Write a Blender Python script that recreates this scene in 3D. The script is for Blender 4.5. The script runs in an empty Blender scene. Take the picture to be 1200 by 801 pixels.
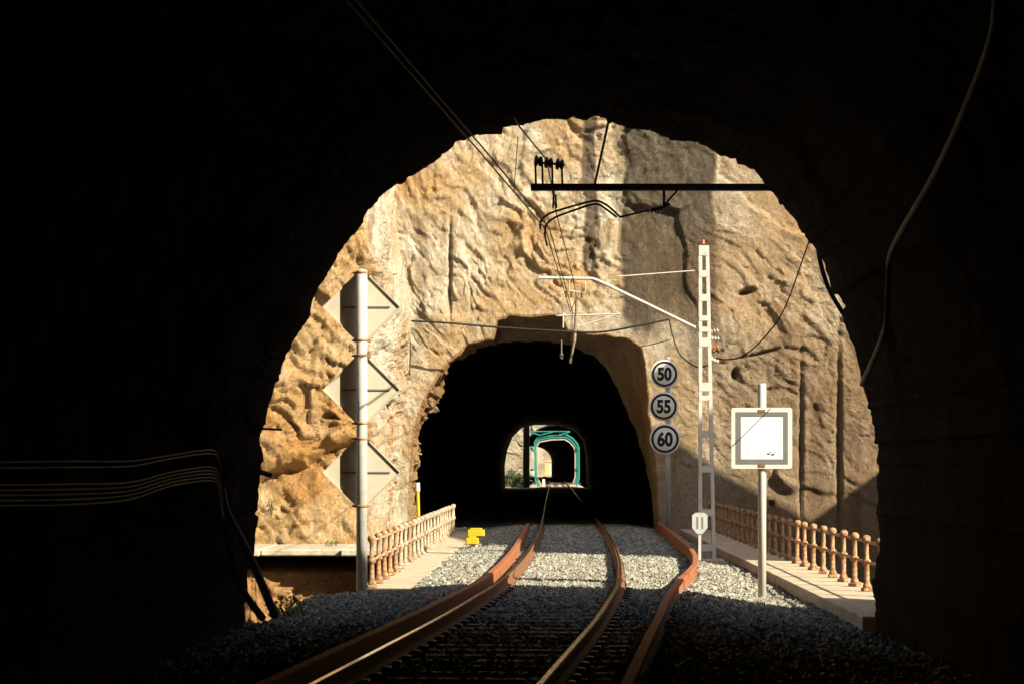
import bpy, bmesh, math, random
import numpy as np
from mathutils import Vector, Matrix
random.seed(7); rng = np.random.default_rng(7)
S = bpy.context.scene; COL = S.collection
F = 2600.0; VX = 645.0; VY = 547.0; EYE = 1.65     # rail head is z = 0, the line runs along +Y

def P(px, py, Y): return Vector(((px-VX)*Y/F, Y, EYE+(VY-py)*Y/F))
TC = [(-40,-8.0),(0,-2.85),(10,-1.62),(14,-1.19),(17,-.946),(20.1,-.696),(24.5,-.339),(32,.135),(38,.33),(44.7,.464),(60.4,.604),(80,.63),(113,.652),(226,.85),(262,.75),(300,.2),(420,-2.2),(470,-3.5)]
def tc(Y): return np.interp(Y, [a for a,b in TC], [b for a,b in TC])
_ys = np.linspace(-40,470,1021); _c = tc(_ys); _k = np.ones(9)/9
_cs = np.convolve(np.pad(_c,4,mode='edge'), _k, 'valid')
def tcs(Y): return np.interp(Y, _ys, _cs)

# ------------------------------------------------------------------ noise
def _h(ix,iy,iz,s):
    n = (ix.astype(np.int64)*374761393 + iy.astype(np.int64)*668265263 + iz.astype(np.int64)*2147483647 + s*1274126177) & 0xFFFFFFFF
    n = ((n ^ (n>>13))*1274126177) & 0xFFFFFFFF
    n = ((n ^ (n>>16))*2246822519) & 0xFFFFFFFF
    return ((n ^ (n>>15)) & 0xFFFFFF)/float(0xFFFFFF)
def vn(p, s=0):
    i = np.floor(p); f = p-i; f = f*f*(3-2*f); i = i.astype(np.int64)
    r = 0
    for a in (0,1):
        for b in (0,1):
            for c in (0,1):
                w = (f[:,0] if a else 1-f[:,0])*(f[:,1] if b else 1-f[:,1])*(f[:,2] if c else 1-f[:,2])
                r = r + w*_h(i[:,0]+a,i[:,1]+b,i[:,2]+c,s)
    return r*2-1
def fbm(p, o=4, s=0, g=.5):
    r = 0; a = 1; t = 0
    for k in range(o):
        r = r + a*vn(p*(2.03**k)+k*11.3, s+k); t += a; a *= g
    return r/t
def facet(p, s=0, tilt=1.0):
    i = np.floor(p).astype(np.int64); W = np.full(len(p), 1e-60); out = np.zeros(len(p))
    for a in (-1,0,1):
        for b in (-1,0,1):
            for c in (-1,0,1):
                x,y,z = i[:,0]+a, i[:,1]+b, i[:,2]+c
                d = p - np.stack([x+_h(x,y,z,s), y+_h(x,y,z,s+1), z+_h(x,y,z,s+2)],1)
                w = np.exp(-110*(d*d).sum(1))
                v = (_h(x,y,z,s+3)*2-1)*.4 + 1.35*tilt*((_h(x,y,z,s+4)*2-1)*d[:,0] + (_h(x,y,z,s+5)*2-1)*d[:,2] + (_h(x,y,z,s+6)*2-1)*d[:,1])
                out += w*v; W += w
    return out/W
def rock(p, big=1.0, fine=1.0, s=0):
    w = p + .35*np.stack([vn(p*1.1,s+50), vn(p*1.1,s+51), vn(p*1.1,s+52)],1)
    st = np.array([1,1,.6]); u = (w[:,0]+w[:,2])*.7071; v = (w[:,0]-w[:,2])*.7071
    W2 = np.stack([u*1.35, w[:,1], v*.62],1)
    fine = fine*np.clip(.75+1.5*fbm(p*.28,3,s+60), .22, 1.6)*np.interp(p[:,0],[1.0,3.5],[1,.38])
    return (big*(.55*fbm(p*.16*st,3,s) + .15*facet(w*.33*st,s+10)) + fine*(.12*facet(W2*.75,s+20) + .09*facet(W2*1.9,s+30) + .075*facet(W2*3.7,s+33) + .06*fbm(p*3.4,3,s+40,.7)))

# ------------------------------------------------------------------ mesh helpers
def link(name, me, parent=None, loc=None):
    o = bpy.data.objects.new(name, me); COL.objects.link(o)
    if parent: o.parent = parent
    if loc is not None: o.location = loc
    return o
def tag(o, label=None, cat=None, group=None, kind=None):
    if label: o['label'] = label
    if cat: o['category'] = cat
    if group: o['group'] = group
    if kind: o['kind'] = kind
    return o
def thing(name, loc, label, cat, group=None, rz=0):
    o = link(name, None, None, loc); o.rotation_euler = (0,0,rz); o.empty_display_size = .2
    return tag(o, label, cat, group)
def npmesh(name, V, Fq, mats, mi=None, smooth=False):
    me = bpy.data.meshes.new(name); V = np.asarray(V, np.float32); Fq = np.asarray(Fq, np.int32)
    me.vertices.add(len(V)); me.vertices.foreach_set('co', V.ravel())
    k = Fq.shape[1]; me.loops.add(Fq.size); me.loops.foreach_set('vertex_index', Fq.ravel())
    me.polygons.add(len(Fq)); me.polygons.foreach_set('loop_start', np.arange(len(Fq), dtype=np.int32)*k)
    me.polygons.foreach_set('loop_total', np.full(len(Fq), k, np.int32))
    if mi is not None: me.polygons.foreach_set('material_index', np.asarray(mi, np.int32))
    me.polygons.foreach_set('use_smooth', np.full(len(Fq), smooth))
    for m in mats: me.materials.append(m)
    me.update(calc_edges=True); me.validate(); return me
def gridfaces(nr, nc, closed=True, flip=False):
    r = np.arange(nr-1)[:,None]; c = np.arange(nc if closed else nc-1)[None,:]; c2 = (c+1) % nc
    f = np.stack([r*nc+c, r*nc+c2, (r+1)*nc+c2, (r+1)*nc+c], -1).reshape(-1,4)
    return f[:, ::-1] if flip else f
class MB:
    def __init__(s): s.v = []; s.f = []; s.m = []; s.sm = []
    def add(s, vs, fs, mi=0, sm=False):
        b = len(s.v); s.v += [tuple(v) for v in vs]
        for f in fs: s.f.append(tuple(b+i for i in f)); s.m.append(mi); s.sm.append(sm)
        return s
    def box(s, lo, hi, mi=0, bev=0.0, M=None):
        bm = bmesh.new(); bmesh.ops.create_cube(bm, size=1)
        for v in bm.verts: v.co = Vector([(lo[i]+hi[i])/2 + v.co[i]*(hi[i]-lo[i]) for i in range(3)])
        if bev: bmesh.ops.bevel(bm, geom=bm.edges[:], offset=bev, segments=1, affect='EDGES')
        if M: bm.transform(M)
        bm.verts.index_update(); s.add([v.co.copy() for v in bm.verts], [[v.index for v in f.verts] for f in bm.faces], mi); bm.free(); return s
    def tube(s, pts, r, n=8, mi=0, cap=True):
        pts = [Vector(p) for p in pts]; L = len(pts); rr = r if isinstance(r,(list,tuple)) else [r]*L
        vs = []; t0 = (pts[1]-pts[0]).normalized(); up = Vector((0,0,1)) if abs(t0.z) < .9 else Vector((1,0,0))
        nrm = (up - t0*up.dot(t0)).normalized()
        for i in range(L):
            t = (pts[min(i+1,L-1)]-pts[max(i-1,0)]).normalized()
            nrm = (nrm - t*nrm.dot(t)).normalized(); b = t.cross(nrm)
            for k in range(n):
                a = 2*math.pi*k/n; vs.append(pts[i] + (nrm*math.cos(a)+b*math.sin(a))*rr[i])
        fs = [[i*n+k, i*n+(k+1)%n, (i+1)*n+(k+1)%n, (i+1)*n+k] for i in range(L-1) for k in range(n)]
        s.add(vs, fs, mi, True)
        if cap: s.add(vs[:n], [list(range(n))[::-1]], mi); s.add(vs[-n:], [list(range(n))], mi)
        return s
    def lathe(s, prof, c=(0,0,0), n=10, mi=0, axis='z'):
        vs = []
        for (r,z) in prof:
            for k in range(n):
                a = 2*math.pi*k/n; x,y = r*math.cos(a), r*math.sin(a)
                v = (x,y,z) if axis=='z' else ((z,x,y) if axis=='x' else (x,z,-y))
                vs.append((c[0]+v[0], c[1]+v[1], c[2]+v[2]))
        L = len(prof); fs = [[i*n+k, i*n+(k+1)%n, (i+1)*n+(k+1)%n, (i+1)*n+k] for i in range(L-1) for k in range(n)]
        fs += [list(range(n))[::-1], [(L-1)*n+k for k in range(n)]]
        return s.add(vs, fs, mi, True)
    def prism(s, poly, y0, y1, mi=0):      # poly in (x,z)
        n = len(poly); vs = [(x,y0,z) for x,z in poly]+[(x,y1,z) for x,z in poly]
        fs = [list(range(n)), [n+i for i in range(n)][::-1]] + [[i, n+i, n+(i+1)%n, (i+1)%n] for i in range(n)]
        return s.add(vs, fs, mi)
    def mesh(s, name, mats):
        me = bpy.data.meshes.new(name); me.from_pydata(s.v, [], s.f); me.update()
        for m in (mats if isinstance(mats,(list,tuple)) else [mats]): me.materials.append(m)
        me.polygons.foreach_set('material_index', s.m); me.polygons.foreach_set('use_smooth', s.sm)
        bm = bmesh.new(); bm.from_mesh(me); bmesh.ops.recalc_face_normals(bm, faces=bm.faces); bm.to_mesh(me); bm.free()
        return me
    def build(s, name, mats, parent=None):
        return link(name, s.mesh(name, mats), parent)
def ch(parent, name, mb, mats):            # child whose mesh is given in world coordinates of an unrotated parent
    me = mb.mesh(name, mats); me.transform(Matrix.Translation(-Vector(parent.location)))
    return link(name, me, parent)

# ------------------------------------------------------------------ materials
def newmat(name, rough=.8, metal=0.0):
    m = bpy.data.materials.new(name); m.use_nodes = True; nt = m.node_tree; b = nt.nodes['Principled BSDF']
    b.inputs['Roughness'].default_value = rough; b.inputs['Metallic'].default_value = metal
    b.inputs['Specular IOR Level'].default_value = .25
    return m, nt, b
def N(nt, t, **kw):
    n = nt.nodes.new(t)
    for k,v in kw.items(): setattr(n, k, v)
    return n
def noise(nt, vec, scale, detail=5, rough=.6, dist=0):
    n = N(nt,'ShaderNodeTexNoise'); n.inputs['Scale'].default_value = scale; n.inputs['Detail'].default_value = detail
    n.inputs['Roughness'].default_value = rough; n.inputs['Distortion'].default_value = dist; nt.links.new(vec, n.inputs['Vector']); return n.outputs['Fac']
def ramp(nt, fac, stops, interp='LINEAR'):
    r = N(nt,'ShaderNodeValToRGB'); r.color_ramp.interpolation = interp; e = r.color_ramp.elements
    while len(e) < len(stops): e.new(.5)
    for i,(p,c) in enumerate(stops): e[i].position = p; e[i].color = (c if len(c)==4 else (*c,1)) if hasattr(c,'__len__') else (c,c,c,1)
    nt.links.new(fac, r.inputs['Fac']); return r.outputs['Color']
def mix(nt, fac, a, b, mode='MIX'):
    m = N(nt,'ShaderNodeMix', data_type='RGBA', blend_type=mode)
    for sock, v in ((m.inputs[0],fac),(m.inputs[6],a),(m.inputs[7],b)):
        if isinstance(v,(int,float)): sock.default_value = v
        elif isinstance(v,tuple): sock.default_value = (*v,1)
        else: nt.links.new(v, sock)
    return m.outputs[2]
def math_(nt, op, a, b=None, clamp=False):
    m = N(nt,'ShaderNodeMath', operation=op, use_clamp=clamp)
    for i,v in enumerate((a,b)):
        if v is None: continue
        if isinstance(v,(int,float)): m.inputs[i].default_value = v
        else: nt.links.new(v, m.inputs[i])
    return m.outputs[0]
def sstep(nt, v, lo, hi):
    m = N(nt,'ShaderNodeMapRange', interpolation_type='SMOOTHSTEP'); nt.links.new(v, m.inputs[0])
    m.inputs[1].default_value = lo; m.inputs[2].default_value = hi; return m.outputs[0]
def mapping(nt, vec, sc, rot=(0,0,0)):
    m = N(nt,'ShaderNodeMapping'); m.inputs['Scale'].default_value = sc; m.inputs['Rotation'].default_value = rot; nt.links.new(vec, m.inputs['Vector']); return m.outputs[0]
def bump(nt, b, h, dist, strength=1.0, prev=None):
    n = N(nt,'ShaderNodeBump'); n.inputs['Distance'].default_value = dist; n.inputs['Strength'].default_value = strength
    nt.links.new(h, n.inputs['Height'])
    if prev: nt.links.new(prev, n.inputs['Normal'])
    nt.links.new(n.outputs[0], b.inputs['Normal']); return n.outputs[0]

def dn(nt, pos):
    n = N(nt,'ShaderNodeTexNoise'); n.inputs['Scale'].default_value = 1.5; n.inputs['Detail'].default_value = 4; nt.links.new(pos, n.inputs['Vector']); return n.outputs['Color']
def rockmat(name, cream, pale, ochre, brown, stains_shade=False, och=.5, butt=False):
    m, nt, b = newmat(name, .95); b.inputs['Specular IOR Level'].default_value = .12; pos = N(nt,'ShaderNodeNewGeometry').outputs['Position']
    sep = N(nt,'ShaderNodeSeparateXYZ'); nt.links.new(pos, sep.inputs[0]); X,Y,Z = sep.outputs
    n1 = noise(nt, pos, .33, 6, .62, .4); n2 = noise(nt, pos, 1.3, 7, .7, .3); n3 = noise(nt, pos, 9, 6, .75)
    c = mix(nt, ramp(nt, n2, [(.42,0),(.58,1)]), cream, pale)
    c = mix(nt, math_(nt,'MULTIPLY', ramp(nt, n1, [(.5-.12*och/.5,0),(.66,1)]), .85), c, ochre)
    # rust-orange veins
    v = noise(nt, mapping(nt, pos, (1,1,.45), (0,.5,0)), 1.6, 8, .72, 1.2)
    c = mix(nt, math_(nt,'MULTIPLY', ramp(nt, v, [(.55,0),(.68,1)]), .75), c, tuple(x*.75 for x in ochre))
    # downward weather streaks
    st = noise(nt, mapping(nt, pos, (2.2,2.2,.16)), 1.0, 5, .65, .25)
    c = mix(nt, math_(nt,'MULTIPLY', ramp(nt, st, [(.54,0),(.7,1)]), .38), c, brown)
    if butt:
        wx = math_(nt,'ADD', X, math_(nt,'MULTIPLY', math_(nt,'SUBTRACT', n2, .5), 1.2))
        c = mix(nt, math_(nt,'MULTIPLY', sstep(nt, wx, -4.75, -4.45), ramp(nt, n1, [(.38,.95),(.6,.35)])), c, (.80,.74,.60))  # flank painted paler to carry the sun on it
        c = mix(nt, math_(nt,'MULTIPLY', sstep(nt, math_(nt,'MULTIPLY', Z, -1), .4, .8), .8), c, (.50,.25,.095))
    if stains_shade:
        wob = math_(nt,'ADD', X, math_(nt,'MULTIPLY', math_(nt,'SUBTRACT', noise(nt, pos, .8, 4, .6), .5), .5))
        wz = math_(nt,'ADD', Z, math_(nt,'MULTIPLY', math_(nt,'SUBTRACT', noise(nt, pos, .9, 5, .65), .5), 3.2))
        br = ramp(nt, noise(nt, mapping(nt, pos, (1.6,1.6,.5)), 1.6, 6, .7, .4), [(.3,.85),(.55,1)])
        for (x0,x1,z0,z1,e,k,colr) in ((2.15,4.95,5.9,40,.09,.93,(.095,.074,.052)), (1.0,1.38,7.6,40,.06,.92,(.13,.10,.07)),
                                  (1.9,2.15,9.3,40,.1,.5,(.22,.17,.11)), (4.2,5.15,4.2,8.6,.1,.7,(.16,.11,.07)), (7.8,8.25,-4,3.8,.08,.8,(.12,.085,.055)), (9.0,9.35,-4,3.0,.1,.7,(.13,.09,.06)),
                                  (-4.05,-3.7,5.2,9.2,.08,.55,(.25,.19,.12)), (5.0,40,-30,40,.35,.5,(.40,.27,.16)), (5.4,40,-30,5.6,.5,.6,(.21,.135,.08)),(3.3,5.6,-3,6.5,.3,.45,(.26,.19,.125))):  # water stains, plus brown painted at lower right in place of shade
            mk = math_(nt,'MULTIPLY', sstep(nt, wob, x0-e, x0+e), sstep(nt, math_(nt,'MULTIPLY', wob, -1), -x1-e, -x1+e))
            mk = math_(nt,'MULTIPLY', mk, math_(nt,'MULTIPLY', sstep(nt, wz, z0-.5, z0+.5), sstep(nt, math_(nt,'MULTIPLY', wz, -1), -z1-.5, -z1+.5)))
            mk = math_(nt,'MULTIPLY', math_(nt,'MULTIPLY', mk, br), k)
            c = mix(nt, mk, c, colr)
    c = mix(nt, .55, c, mix(nt, 1.0, c, ramp(nt, n3, [(.3,.55),(.62,1.3)]), 'MULTIPLY'))
    nt.links.new(c, b.inputs['Base Color'])
    cr = N(nt,'ShaderNodeTexVoronoi', feature='DISTANCE_TO_EDGE'); cr.inputs['Scale'].default_value = .9; nt.links.new(mapping(nt, mix(nt, .12, pos, N(nt,'ShaderNodeTexNoise').outputs['Color']), (1,1,.55), (.2,.3,0)), cr.inputs['Vector'])
    p1 = bump(nt, b, ramp(nt, cr.outputs[0], [(0,0),(.03,1)]), .015, .5)
    vz = N(nt,'ShaderNodeTexVoronoi', feature='F1'); vz.inputs['Scale'].default_value = 3.2; vz.inputs['Detail'].default_value = 2.5; vz.inputs['Roughness'].default_value = .7
    nt.links.new(mapping(nt, mix(nt, .25, pos, dn(nt,pos)), (1,1,.75), (.1,.5,0)), vz.inputs['Vector'])
    p1 = bump(nt, b, vz.outputs['Distance'], .16, .8, p1)
    v2 = N(nt,'ShaderNodeTexVoronoi', feature='F1'); v2.inputs['Scale'].default_value = 7.5; v2.inputs['Randomness'].default_value = 1
    nt.links.new(mapping(nt, mix(nt, .12, pos, dn(nt,pos)), (1.3,1,.6), (0,.75,0)), v2.inputs['Vector'])
    p1 = bump(nt, b, v2.outputs['Distance'], .16, 1.0, p1)
    p1 = bump(nt, b, noise(nt, mapping(nt, pos, (1.3,1,.6), (0,.75,0)), 5.0, 10, .85, .6), .62, 1.0, p1)
    bump(nt, b, n3, .09, 1.0, p1)
    return m
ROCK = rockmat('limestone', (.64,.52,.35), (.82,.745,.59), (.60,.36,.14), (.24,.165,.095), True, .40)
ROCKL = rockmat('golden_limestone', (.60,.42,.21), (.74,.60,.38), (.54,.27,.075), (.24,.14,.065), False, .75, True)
ROCKB = rockmat('brown_cut_rock', (.45,.30,.155), (.56,.41,.23), (.40,.21,.08), (.16,.10,.06), False, .6)
ROCKF = rockmat('pale_gorge_rock', (.50,.44,.33), (.62,.56,.43), (.42,.32,.18), (.25,.19,.12), False, .3)
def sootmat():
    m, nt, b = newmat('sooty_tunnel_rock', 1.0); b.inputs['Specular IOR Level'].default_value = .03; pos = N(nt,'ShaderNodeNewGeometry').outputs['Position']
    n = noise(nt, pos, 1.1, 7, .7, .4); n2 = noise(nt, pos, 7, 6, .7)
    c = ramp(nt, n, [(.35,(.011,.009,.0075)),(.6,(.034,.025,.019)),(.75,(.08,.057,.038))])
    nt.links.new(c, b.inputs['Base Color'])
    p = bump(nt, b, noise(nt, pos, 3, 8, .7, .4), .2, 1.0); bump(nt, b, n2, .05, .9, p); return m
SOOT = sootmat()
def simple(name, col, rough=.7, metal=0, var=.25, scale=8, bmp=0.0, col2=None, thr=(.5,.65), spec=.25):
    m, nt, b = newmat(name, rough, metal); b.inputs['Specular IOR Level'].default_value = spec
    pos = N(nt,'ShaderNodeTexCoord').outputs['Object']
    n = noise(nt, pos, scale, 6, .65)
    c = mix(nt, ramp(nt, n, [(.3,0),(.7,1)]), tuple(x*(1-var) for x in col), tuple(min(1,x*(1+var)) for x in col))
    if col2: c = mix(nt, ramp(nt, noise(nt, pos, scale*1.7, 7, .7, .3), [(thr[0],0),(thr[1],1)]), c, col2)
    nt.links.new(c, b.inputs['Base Color'])
    if bmp: bump(nt, b, noise(nt, pos, scale*3, 6, .7), bmp, .8)
    return m
RUST = simple('rusty_steel', (.17,.08,.04), .85, 0, .35, 12, .004, (.12,.055,.03), (.5,.7))
REDST = simple('red_oxide_steel', (.27,.095,.04), .85, 0, .3, 5, .003, (.15,.06,.03), (.5,.7))
RAILTOP = simple('polished_rail_head', (.60,.52,.42), .18, 1.0, .15, 14)
CONC = simple('weathered_concrete', (.42,.35,.25), .92, 0, .2, 3, .01, (.24,.19,.13), (.5,.72))
LEDGE = simple('ledge_concrete', (.38,.33,.25), .92, 0, .25, 2.5, .015, (.24,.18,.11), (.5,.7))
SLEEP = simple('sleeper_concrete', (.11,.095,.08), .95, 0, .25, 6, .006)
WHITEP = simple('white_paint', (.52,.49,.43), .55, 0, .06, 6, .002, (.42,.27,.15), (.66,.74))
MASTP = simple('pale_galvanised_paint', (.42,.40,.36), .55, 0, .12, 6, .002, (.26,.22,.17), (.56,.72))
PANELB = simple('bare_sign_back', (.42,.385,.30), .6, .0, .1, 3, .001, (.50,.42,.31), (.55,.75))
GREYP = simple('grey_paint', (.12,.115,.11), .6, 0, .1, 8)
GALV = simple('galvanised_steel', (.42,.43,.42), .5, .4, .12, 8, .001)
BLACKP = simple('black_paint', (.012,.012,.012), .6, 0, .1, 8)
SIGNW = simple('sign_white', (.76,.72,.63), .5, 0, .05, 6, 0, (.48,.43,.36), (.62,.8))
SQW = simple('sign_bright_white', (.60,.59,.56), .5, 0, .03, 6, 0, (.60,.56,.50), (.70,.8))
DARKST = simple('dark_steel', (.035,.032,.03), .6, .2, .2, 9)
WIRE = simple('copper_wire', (.10,.075,.05), .55, .3, .2, 4)
CABLE = simple('black_wire_shadow', (.02,.02,.02), .6, 0, .2, 6)
CABLEG = simple('grey_cable', (.10,.095,.09), .6, 0, .2, 6)
PIPEG = simple('grey_pipe', (.22,.24,.26), .5, 0, .15, 6)
YEL = simple('yellow_paint', (.50,.31,.015), .5, 0, .08, 6)
TEAL = simple('teal_bridge_paint', (.015,.17,.135), .6, 0, .2, 1.2, 0, (.012,.10,.08), (.6,.75))
PINK = simple('faded_primer', (.34,.25,.20), .6, 0, .15, 1.5)
POSTP = simple('peeling_cream_paint', (.36,.30,.21), .75, 0, .3, 9, .003, (.20,.10,.05), (.48,.60))
POSTR = simple('rust_streaked_post', (.34,.235,.13), .8, 0, .3, 9, .003, (.20,.085,.035), (.42,.56))
CERAM = simple('brown_insulator', (.05,.025,.018), .25, 0, .1, 9, spec=.5)
ORINS = simple('orange_insulator', (.55,.18,.05), .4, 0, .1, 9)
BRICKO = simple('ochre_render', (.62,.36,.14), .8, 0, .15, 1)
LEAFM = simple('leaf_green', (.09,.13,.03), .6, 0, .4, 4)
LEAFD = simple('scrub_green', (.07,.09,.03), .7, 0, .45, .6)
BARK = simple('stem_brown', (.10,.07,.04), .8)
def ballastmat(name, isl=True):
    m, nt, b = newmat(name, .9); g = N(nt,'ShaderNodeNewGeometry'); pos = g.outputs['Position']
    fac = g.outputs['Random Per Island'] if isl else noise(nt, pos, 28, 4, .8)
    c = ramp(nt, fac, [(0,(.075,.072,.058)),(.3,(.19,.185,.15)),(.7,(.28,.275,.225)),(1,(.42,.41,.34))])
    # brown brake dust beside the rails and big soft dirt variation
    c = mix(nt, math_(nt,'MULTIPLY', ramp(nt, noise(nt, pos, .6, 5, .6), [(.45,0),(.7,1)]), .45), c, (.20,.16,.11))
    c = mix(nt, .5, c, mix(nt, 1.0, c, ramp(nt, noise(nt, pos, 60, 3, .7), [(.3,.6),(.7,1.2)]), 'MULTIPLY'))
    nt.links.new(c, b.inputs['Base Color']); 
    if not isl: bump(nt, b, noise(nt, pos, 22, 4, .8), .05, 1)
    return m
BSTONE = ballastmat('ballast_stone'); BBASE = ballastmat('ballast_base', False)
EARTH = simple('gorge_ground', (.28,.23,.15), .95, 0, .3, .05, 0, (.10,.11,.05), (.45,.6))

# ------------------------------------------------------------------ tunnels and cliffs
NA = 960
TH = np.linspace(0, 2*math.pi, NA, endpoint=False)
def rad(poly, c):                                   # radius of a closed polygon around c for each angle
    poly = [(x-c[0], z-c[1]) for x,z in poly]; R = np.zeros(NA)
    for i in range(len(poly)):
        (x1,z1),(x2,z2) = poly[i], poly[(i+1)%len(poly)]
        dx,dz = np.cos(TH), np.sin(TH); ex,ez = x2-x1, z2-z1
        den = dx*ez-dz*ex; den = np.where(abs(den)<1e-9, 1e-9, den)
        t = (x1*ez-z1*ex)/den; u = (x1*dz-z1*dx)/den
        ok = (t>0)&(u>=-1e-6)&(u<=1+1e-6); R = np.where(ok, np.maximum(R,t), R)
    return R
def pxpoly(pts, Y): return [(P(x,y,Y).x, P(x,y,Y).z) for x,y in pts]
def smooth(R, k=5): 
    return np.convolve(np.concatenate([R[-k:],R,R[:k]]), np.ones(2*k+1)/(2*k+1), 'valid')
class Massif:
    def __init__(s, c): s.c = np.array(c); s.rows = []; s.mi = []; s.ci = []
    def ring(s, Y, R, mi, amp=0.0, mode='rad', seed=0, big=1., fine=1., dx=0):
        X = s.c[0]+dx+R*np.cos(TH); Z = s.c[1]+R*np.sin(TH); Yv = np.full(NA, float(Y)) if np.isscalar(Y) else Y.copy()
        p = np.stack([X,Yv,Z],1)
        s.rows.append([p, amp, mode, seed, big, fine]); s.mi.append(mi)
    def build(s, name, mats, flip=False, fold=None, post=None):
        out = []
        for p,amp,mode,seed,big,fine in s.rows:
            q = p.copy()
            if np.max(amp) > 0:
                d = rock(p, big, fine, seed)*amp
                if mode == 'rad': q[:,0] += np.cos(TH)*d; q[:,2] += np.sin(TH)*d
                elif mode == 'front':
                    q[:,1] -= d
                    for (hx,hz,ra,rb,dp_) in (post or []): q[:,1] += dp_*np.exp(-(((p[:,0]-hx)/ra)**2+((p[:,2]-hz-.25*(p[:,0]-hx))/rb)**2)**1.5)
                elif mode == 'back': q[:,1] += d
            if fold and mode in ('front','back'):
                if fold == 'exit' and mode == 'front': out.append(q); continue
                xe = 6.5 if fold == 'exit' else fold(p[:,2]); e = np.maximum(0, q[:,0]-xe); sg = -1
                q[:,0] = np.where(e>0, xe+e*.25, q[:,0]); q[:,1] += sg*e*.95*(1)
            out.append(q)
        V = np.concatenate(out); f = gridfaces(len(out), NA, True, flip)
        me = npmesh(name, V, f, mats, np.repeat(s.mi[1:], NA), True)
        o = link(name, me); return tag(o, kind='structure')
def radial_steps(dense, step, far):
    a = list(np.arange(step, dense, step)); b = dense; g = step*2
    while b < far: a.append(b); b += g; g *= 1.35
    a.append(far); return a
floorpx = lambda x0,x1: [(x1,800),(x0,800)]
# tunnel the photographer stands in
M1 = [(283,760),(290,690),(297,640),(303,560),(312,490),(335,422),(366,355),(398,296),(424,262),(455,224),(480,205),(503,190),(522,178),(536,164),(560,158),(600,149),(640,141),(700,137),(735,150),(765,156),(800,168),(832,173),(858,187),(882,207),(905,228),(932,258),(962,302),(984,350),(996,400),(1008,440),(1020,490),(1029,540),(1031,600),(1027,660),(1028,760)]
c1 = (.15,1.7); Y1 = 27.0
R1 = rad(pxpoly(M1,Y1)+[(3.98,-.75),(-3.76,-.75)], c1)
rim = 1+.018*fbm(np.stack([np.cos(TH)*9, np.sin(TH)*9, TH*0],1),5,3,.65)+.008*facet(np.stack([np.cos(TH)*16, TH*0, np.sin(TH)*16],1),4)
m = Massif(c1)
ys = list(np.arange(-60,8,4.))+list(np.arange(8,26.9,.16))+[Y1]
side = np.clip((np.sin(TH)+.35)*3,0,1)      # keep the floor flat
for y in ys:
    k = min(1,(Y1-y)/2.5); bend = 0 if y>8 else -((8-y)/22)**2*1.2
    m.ring(y, R1*rim*(1+.035*k), 0, (.10+.42*k)*np.clip(side+.15,0,1)*.9, 'rad', 5, .45, 1.2, bend)
# rounded lip then the outer face of the spur
for j,s_ in enumerate([.12,.3]): m.ring(Y1+.10*(j+1), R1*rim+s_, 1, .25*side, 'front', 8, .2, 1)
for s_ in radial_steps(4,.3,42): m.ring(Y1+.2+min(.5,s_*.1), R1*rim+s_, 1, .7, 'front', 8, .8, 1)
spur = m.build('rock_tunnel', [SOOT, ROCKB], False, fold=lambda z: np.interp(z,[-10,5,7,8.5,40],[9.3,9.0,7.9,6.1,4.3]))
# unseen cap added far behind the camera, so light enters only at the mouth
mb = MB(); mb.box((-24,-62,-3),(8,-61,9)); tag(mb.build('tunnel_light_stop', SOOT), kind='structure')

# second tunnel : funnel rim, dark bore, exit
M2out = [(480,640),(482,560),(484,520),(489,490),(500,465),(520,430),(548,405),(578,397),(583,375),(598,370),(628,372),(657,369),(665,387),(700,392),(735,398),(752,408),(757,450),(761,500),(768,560),(774,640)]
M2in = [(484,640),(485,560),(487,520),(491,495),(501,468),(520,434),(550,409),(590,401),(645,401),(672,404),(697,418),(716,440),(729,470),(743,500),(755,540),(764,580),(768,640)]
c2 = (-.4,1.8); Ya = 66.6; Yb = 70.5
Ra = rad(pxpoly(M2out,Ya)+[(3.2,-.9),(-4.3,-.9)], c2); Rb = rad(pxpoly(M2in,Yb)+[(3.2,-.9),(-4.4,-.9)], c2)
M2ex = [(593,574),(592,545),(595,527),(601,512),(611,502),(625,498),(655,498),(672,503),(682,516),(686,535),(687,574)]
Yx = 211.0; Rx = rad(pxpoly(M2ex,Yx)+[(3.4,-.9),(-4.2,-.9)], c2)
m = Massif(c2); st_ = radial_steps(13.5,.066,46)[::-1]
jit = .06*fbm(np.stack([np.cos(TH)*12, np.sin(TH)*12, TH*0],1),4,9)
for s_ in st_:
    k = min(1, s_/1.6)
    m.ring(Ya + (0 if s_<14 else 0), smooth(Ra, int(min(40,2+s_*8))) + jit*max(0,1-s_) + s_, 0, .12+.75*k, 'front', 21, .75*k+.1, .9)
for t in np.linspace(0,1,34):
    m.ring(Ya+(Yb-Ya)*t, (Ra+jit)*(1-t)+(Rb+jit)*t, 1, .12+.9*t*(1-t)*2, 'rad', 31, .6, 2.2)
for y in list(np.arange(Yb+.3,90,.4))+list(np.arange(90,208,3.)):
    t = (y-Yb)/(Yx-Yb); m.ring(y, (Rb*1.03)*(1-t)+Rx*1.04*t, 2, .22*side, 'rad', 33, .4, 1.0)
m.ring(Yx, Rx*(1+.01*rim), 2, 0)
for s_ in radial_steps(4,.4,40): m.ring(Yx+.3, Rx+s_, 3, .5, 'back', 8, .6, 1)
m.build('rock_tunnel', [ROCK, ROCKB, SOOT, ROCKF], False, fold='exit', post=[(*pxpoly([(px_,py_)],66.4)[0],ra,rb,dp_) for px_,py_,ra,rb,dp_ in ((876,341,.24,.08,.5),(862,437,.10,.15,.5),(893,413,.5,.05,.35),(527,315,.06,1.3,.22),(905,590,.07,.08,.4),(690,440,.06,.1,.2),(940,520,.07,2.4,.22),(985,520,.08,2.8,.25))])
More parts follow.
